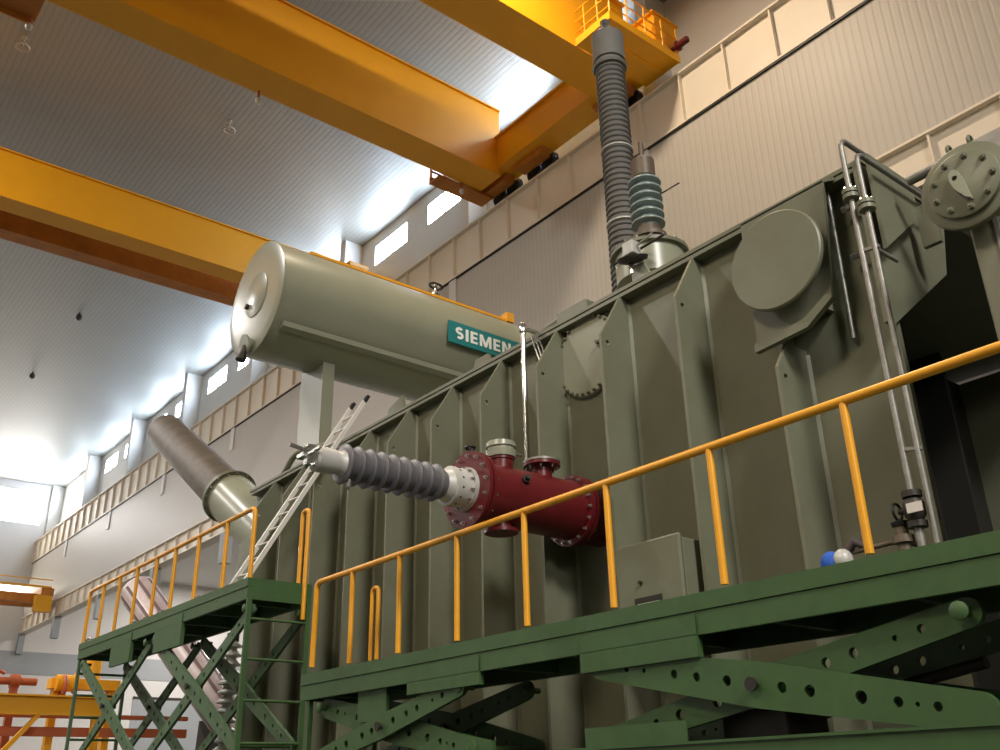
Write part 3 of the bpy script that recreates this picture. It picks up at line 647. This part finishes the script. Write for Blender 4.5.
def lift(label, grp, loc, y0, y1, z, xs, stages, base, skirts, posts, sp, dz=.27, am='green'):
    t = thing('scissor_lift', loc, label, 'work platform', grp)
    xa, xb = xs
    dk = MB().box(xa+.03, xb-.03, y0+.03, y1-.03, z-.05, z)
    dk.build('deck', 'green', t)
    e = MB()
    e.box(xa, xa+.05, y0, y1, z-dz, z-.115).box(xa-.012, xa+.05, y0, y1, z-.11, z+.02)          # front channel with a groove
    e.box(xb-.05, xb, y0, y1, z-dz, z+.02).box(xa+.05, xb-.05, y0, y0+.05, z-dz, z+.02).box(xa+.05, xb-.05, y1-.05, y1, z-dz, z+.02)
    k = y0+.6
    while k < y1-.3: e.box(xa+.05, xb-.05, k, k+.06, z-dz+.03, z-.05); k += 1.1
    e.build('deck_frame', 'green', t)
    for a, b, zz in skirts: MB().box(xa-.014, xa+.05, a, b, zz, z-dz+.005).box(xa-.014, xa-.008, a, b, z-dz, z-.14).build('skirt', 'green', t)
    for za, zb, prs in stages:
        for (a, b, mir) in prs:
            for q, xx in enumerate((xa+.02, xb-.16)):
                arm((b, za-.12), (a, zb+.04), sp, xx+.10*mir, xx+.05+.10*mir, HO).build('scissor_arm', am, t)
                arm((a, za-.12), (b, zb+.04), sp*.8, xx+.10*(1-mir), xx+.15-.10*mir, HO).build('scissor_arm', am, t)
                m = ((a+b)/2, (za+zb)/2-.04)
                MB().lathe([(0, .05), (.02, .05), (.02, .03), (.25, .03), (.25, .05), (.27, .05)], (xx-.06, *m), (1, 0, 0), 14).build('pivot_pin', 'dark', t, 40)
                for yy, zz in ((a, za-.12), (b, za-.12)):
                    MB().lathe([(0, .05), (.008, .06), (.02, .06), (.02, .03), (.2, .03)], (xx-.016, yy, zz), (1, 0, 0), 14).build('pivot_pin', 'green', t, 40)
            MB().tube([(xa+.1, a, zb+.04), (xb-.1, a, zb+.04)], .035, 10).build('cross_tube', 'green', t, 60)
            MB().tube([(xa+.1, b, zb+.04), (xb-.1, b, zb+.04)], .035, 10).build('cross_tube', 'green', t, 60)
    for bz0, bz1 in base:
        f = MB().box(xa-.01, xa+.1, y0, y1, bz0, bz1).box(xb-.1, xb, y0, y1, bz0, bz1)
        f.box(xa+.1, xb-.1, y0, y0+.1, bz0, bz1).box(xa+.1, xb-.1, y1-.1, y1, bz0, bz1)
        f.box(xa-.03, xa+.1, y0, y1, bz1-.02, bz1)
        f.build('base_frame', 'green', t)
    return t
XA, XBK = 5.8, 6.85
LR = lift('green scissor lift work platform with yellow handrail in front of the tank, lower right', 'scissor lift platforms', (6.3, 4, 0), -3.0, 11.2, 2.92, (XA, XBK),
          [(2.64, 1.90, [(2.78, 5.9, 0), (7.9, 10.75, 1)]), (1.62, .26, [(2.45, 5.95, 0), (7.6, 10.75, 1)])], [(1.60, 1.88), (0, .28)],
          [(7.53, 8.78, 2.51), (4.80, 6.10, 2.47), (-.2, 1.2, 2.5)], None, .32, .29)
# end legs seen at the far end of this lift
for y in (11.05,):
    for x in (XA+.03, XBK-.09): MB().box(x, x+.06, y-.03, y+.03, 1.86, 2.70).build('end_leg', 'green', LR)
MB().box(5.86, 5.9, 9.3, 9.9, 2.3, 2.68).build('lug_plate', 'green', LR)
MB().prism([(8.75, 1.86), (7.55, 1.86), (7.55, 2.0), (8.4, 2.16), (8.75, 2.05)], 'x', 5.95, 6.0).build('lug_plate', 'green', LR)
MB().box(5.80, 5.815, 5.0, 6.1, 1.87, 2.03).build('lug_plate', 'green', LR)
cyl = MB().lathe([(0, .07), (1.2, .07), (1.2, .04), (2.0, .04)], (6.35, 4.9, 1.95), (0, -1, .16), 16).build('hydraulic_ram', 'dark', LR, 40)
MB().box(6.1, 6.6, 4.3, 4.9, 1.88, 2.1).build('pump_unit', 'dark', LR, None, .02)
ZR = 4.07; xr = XA+.04
hpath = fillet([(xr, -2.95, 2.92), (xr, -2.95, ZR), (xr, 11.0, ZR), (xr, 11.02, 3.02)], .10)
MB().tube(hpath, .036, 14).build('handrail', 'rail', LR, 60)
p1 = MB().tube([(xr, 3.30, 2.97), (xr, 3.30, ZR-.01)], .031, 14).build('handrail_post', 'rail', LR, 60)
repeat(p1, [(0, y-3.30, 0) for y in (-1.3, -.15, 1.0, 2.08, 4.52, 5.70, 6.84, 7.95, 9.05, 10.1)])
MB().tube(fillet([(xr+.08, 9.62, 2.97), (xr+.08, 9.62, 3.80), (xr+.08, 9.76, 3.80), (xr+.08, 9.76, 2.97)], .07), .026, 12).build('gate_hoop', 'rail', LR, 60)
for x, y in ((6.2, 2.9),): pass

LL = lift('raised green scissor lift platform with yellow handrail at the far left', 'scissor lift platforms', (6.3, 17, 0), 13.04, 21.1, 4.47, (XA, 6.84),
          [(4.18, 2.16, [(13.15, 16.75, 0), (17.2, 20.8, 0)]), (2.16, .24, [(13.15, 16.75, 0), (17.2, 20.8, 0)])], [(0, .26)],
          [(17.87, 18.95, 3.81), (15.46, 16.67, 3.81)], None, .26, .29, 'greenl')
xr = XA+.04; zr = 5.56
MB().tube(fillet([(xr, 13.09, 4.48), (xr, 13.09, zr), (xr, 21.0, zr), (xr, 21.0, 4.48)], .12), .036, 14).build('handrail', 'rail', LL, 60)
p2 = MB().tube([(xr, 14.09, 4.48), (xr, 14.09, zr-.01)], .034, 14).build('handrail_post', 'rail', LL, 60)
repeat(p2, [(0, y-14.09, 0) for y in (15.22, 16.25, 17.15, 18.15, 19.12, 20.1)])
MB().tube(fillet([(6.70, 13.02, 3.95), (6.70, 13.02, 5.65), (6.70, 13.22, 5.65), (6.70, 13.22, 4.48)], .08), .035, 12).build('grab_hoop', 'rail', LL, 60)
for x in (5.83, 6.78): MB().box(x-.035, x+.035, 13.0, 13.05, .26, 4.2).build('ladder_upright', 'green', LL)
rg = MB().tube([(5.84, 13.02, 3.90), (6.77, 13.02, 3.90)], .02, 8).build('ladder_rung', 'green', LL, 60)
repeat(rg, [(0, 0, -.56*i) for i in range(1, 7)])
for x in (5.83, 6.78): MB().box(x-.03, x+.03, 20.98, 21.04, .26, 4.2).build('end_leg', 'greenl', LL)
rg2 = MB().tube([(5.84, 21.0, 3.9), (6.77, 21.0, 3.9)], .025, 8).build('end_rung', 'green', LL, 60)
repeat(rg2, [(0, 0, -.42*i) for i in range(1, 8)])
MB().tube(fillet([(5.86, 20.9, 4.49), (5.86, 20.9, 4.56), (5.86, 20.6, 4.56), (5.86, 20.6, 4.49)], .05), .025, 8).build('toe_clamp', 'steel', LL, 60)
for y in (18.0, 17.3, 16.6, 15.0): MB().box(5.83, 5.93, y, y+.22, 4.49, 4.54).build('toe_clamp', 'steel', LL)

# aluminium ladder leaning from the raised deck against the lid edge
al = thing('aluminium_ladder', (6.2, 14.2, 4.47), 'aluminium ladder leaning from the raised green deck against the tank lid', 'ladder')
A0 = Vector((6.10, 14.02, 4.50)); A1 = Vector((8.04, 13.74, 8.03)); off = Vector((.0, .50, .02))
for o_, k0, k1 in ((Vector((0, 0, 0)), 0, 1), (off, -.0, 1.0)):
    s_ = MB().bar(A0+o_, A0+(A1-A0)*k1+o_, .07, .055, (0, 1, 0)).build('stile', 'alu', al)
    MB().bar(A0+(A1-A0)*(k1-.005)+o_, A0+(A1-A0)*(k1+.03)+o_, .06, .1, (0, 1, 0)).build('rubber_foot', 'rubber', al)
for k in range(1, 13):
    p = A0+(A1-A0)*(k/13)
    MB().tube([p, p+off], .016, 8).build('rung', 'alu', al, 60)

# ------------------------------------------------------------------ things beyond the raised platform
sa = Vector((8.5, 19.7, 3.08)); sbv = Vector((7.26, 22.56, 6.04)); sd = (sbv-sa).normalized()
sw = thing('wrapped_bushing', (8.6, 19.4, 0), 'pinkish striped wrapped tube slanting up behind the raised platform', 'bushing')
L_ = (sbv-sa).length
MB().lathe([(-1.0, .40), (L_-.1, .40), (L_, .33), (L_+.05, .2)], sa, sd, 28).build('tube', 'pink', sw, 35)
u = sd.orthogonal().normalized(); w_ = sd.cross(u)
for j in range(9):
    a = 2*PI*j/9; d_ = u*math.cos(a)+w_*math.sin(a)
    MB().bar(sa-sd+d_*.395, sbv-sd*.15+d_*.395, .07, .03, d_).build('wrap_band', 'pinkd', sw)
MB().prism([(19.2, 0), (20.6, 0), (20.3, 3.0), (19.5, 2.2)], 'x', 8.2, 8.9).build('cradle', 'dark', sw)
pi_ = thing('post_insulator', (7.9, 18.25, 0), 'white stacked post insulator seen through the legs of the raised platform', 'insulator')
MB().lathe(sheds(1.9, 4.35, 14, .10, .21), (7.9, 18.25, 0), (0, 0, 1), 28).build('insulator', 'white', pi_, 50)
MB().lathe([(0, .35), (.1, .35), (.1, .14), (1.9, .14)], (7.9, 18.25, 0), (0, 0, 1), 20).build('pedestal', 'tank', pi_, 40)
MB().lathe([(4.35, .12), (4.5, .12), (4.52, .05)], (7.9, 18.25, 0), (0, 0, 1), 20).build('cap', 'dark', pi_, 40)

yg = thing('yellow_beam_frame', (8.5, 30, 0), 'low yellow steel beam on legs at the bottom left corner', 'beam frame')
MB().box(2.0, 9.2, 29.8, 30.1, 3.72, 4.22).box(2.0, 9.2, 29.7, 30.2, 4.2, 4.25).build('beam', 'crane', yg)
for x in (3, 6.2, 9.0): MB().box(x-.12, x+.12, 29.85, 30.05, 0, 3.72).build('leg', 'crane', yg)
MB().bar((6.2, 29.9, 2.2), (7.4, 29.9, 3.72), .12, .16, (0, 1, 0)).build('brace', 'crane', yg)
MB().bar((6.2, 29.9, 2.2), (5.0, 29.9, 3.72), .12, .16, (0, 1, 0)).build('brace', 'crane', yg)
MB().box(2.0, 12, 30.6, 30.8, 3.2, 3.45).box(2.0, 12, 30.6, 30.8, 3.7, 3.82).build('rear_bar', 'orange', yg)
of = thing('orange_pipe_manifold', (7, 31.5, 0), 'orange-red pipe run above the yellow beam at the left edge', 'pipe')
MB().tube([(3, 31.5, 4.75), (7.6, 31.5, 4.75)], .11, 12).build('pipe_run', 'orange', of, 60)
for x in (4.4, 6.0, 7.0): MB().lathe([(-.12, .2), (.12, .2)], (x, 31.5, 4.75), (1, 0, 0), 18).build('flange', 'orange', of, 40)
MB().tube(fillet([(6.0, 31.5, 4.75), (6.0, 31.5, 5.3), (6.7, 31.5, 4.95)], .1), .05, 8).build('branch', 'orange', of, 60)
for x in (4.4, 7.0): MB().box(x-.1, x+.1, 31.4, 31.6, 0, 4.66).build('leg', 'orange', of)
yu = thing('yellow_hoist_unit', (8.8, 31.2, 0), 'yellow machine with an upright motor behind the left end of the raised platform', 'machine')
MB().box(7.9, 9.9, 31.0, 31.5, 4.55, 4.85).build('bed', 'crane', yu)
MB().lathe([(0, .22), (.55, .22), (.6, .1)], (9.1, 31.2, 4.85), (0, 0, 1), 18).build('motor', 'crane', yu, 40)
MB().lathe([(0, .24), (.5, .24), (.52, .3), (.6, .3)], (8.0, 30.95, 4.7), (1, 0, 0), 18).build('gearbox', 'crane', yu, 40)
MB().ring((8.2, 30.9, 4.6), (1, 0, 0), .3, .06, 20, 8).build('sheave', 'orange', yu, 60)
for x in (8.1, 9.7): MB().box(x-.1, x+.1, 31.1, 31.4, 0, 4.55).build('leg', 'crane', yu)

# ------------------------------------------------------------------ lights
def area(name, loc, size, power, rgb, to=None):
    l = bpy.data.lights.new(name, 'AREA'); l.shape = 'DISK'; l.size = size; l.energy = power; l.color = lin(rgb)
    if to: l.spread = math.radians(84)
    o = bpy.data.objects.new(name, l); COL.objects.link(o); o.location = loc
    d = (Vector(to)-Vector(loc)) if to else Vector((0, 0, -1))
    o.rotation_euler = d.to_track_quat('-Z', 'Y').to_euler()
    return o
WARM = (255, 234, 206); NEU = (255, 249, 243)
for x, y, z, p, c, to in ((10, 11.4, 23.5, 1350, WARM, None), (-.5, -14, 21, 1080, NEU, (8, 6, 3)), (-3, -20, 14, 300, NEU, (7, 8, 3)), (-13, 3, 19, 440, WARM, (8, 7, 4)),  # first follows the shadow edge on the wall; aimed ones are added fills
                   (-5, 25, 23.4, 2600, NEU, None), (-14, 38, 23.6, 4600, NEU, None), (-14, 56, 23.6, 3000, NEU, None),  # added to brighten the farther crane and the far walls
                   (-14, 8, 23.6, 500, NEU, None), (0, 42, 23.3, 1700, NEU, None), (-6, 15.5, 23.3, 450, WARM, None), (27, 30, 17.4, 4000, NEU, None), (27, 52, 17.4, 4000, NEU, None), (30, 70, 17.4, 2500, NEU, None)):  # out-of-view lights, added to brighten the upper wall and side bay
    area('unseen_light', (x, y, z), 5.0 if to else 1.0, p, c, to)
w = bpy.data.worlds.new('world'); S.world = w; w.use_nodes = True
w.node_tree.nodes['Background'].inputs['Color'].default_value = (.75, .82, .95, 1)
w.node_tree.nodes['Background'].inputs['Strength'].default_value = .05

# ------------------------------------------------------------------ camera
cam = bpy.data.cameras.new('camera'); co_ = bpy.data.objects.new('camera', cam); COL.objects.link(co_)
R = ((0.78059612, -0.62467533, -0.02122348), (0.23542778, 0.32530685, -0.91583252), (0.57900213, 0.70989871, 0.40099919))
right, down, fwd = (Vector(r) for r in R)
co_.matrix_world = Matrix.Translation((0, 0, CAMZ)) @ Matrix((right, -down, -fwd)).transposed().to_4x4()
cam.sensor_width = 36; cam.lens = 940.5*36/1000; cam.clip_end = 300; cam.clip_start = .05
S.camera = co_
S.view_settings.view_transform = 'Standard'; S.view_settings.look = 'None'; S.view_settings.gamma = 1
S.view_settings.use_curve_mapping = False
S.view_settings.exposure = 0.0
S.cycles.use_denoising = True
S.cycles.max_bounces = 8; S.cycles.diffuse_bounces = 5; S.cycles.glossy_bounces = 4
S.cycles.sample_clamp_indirect = 6
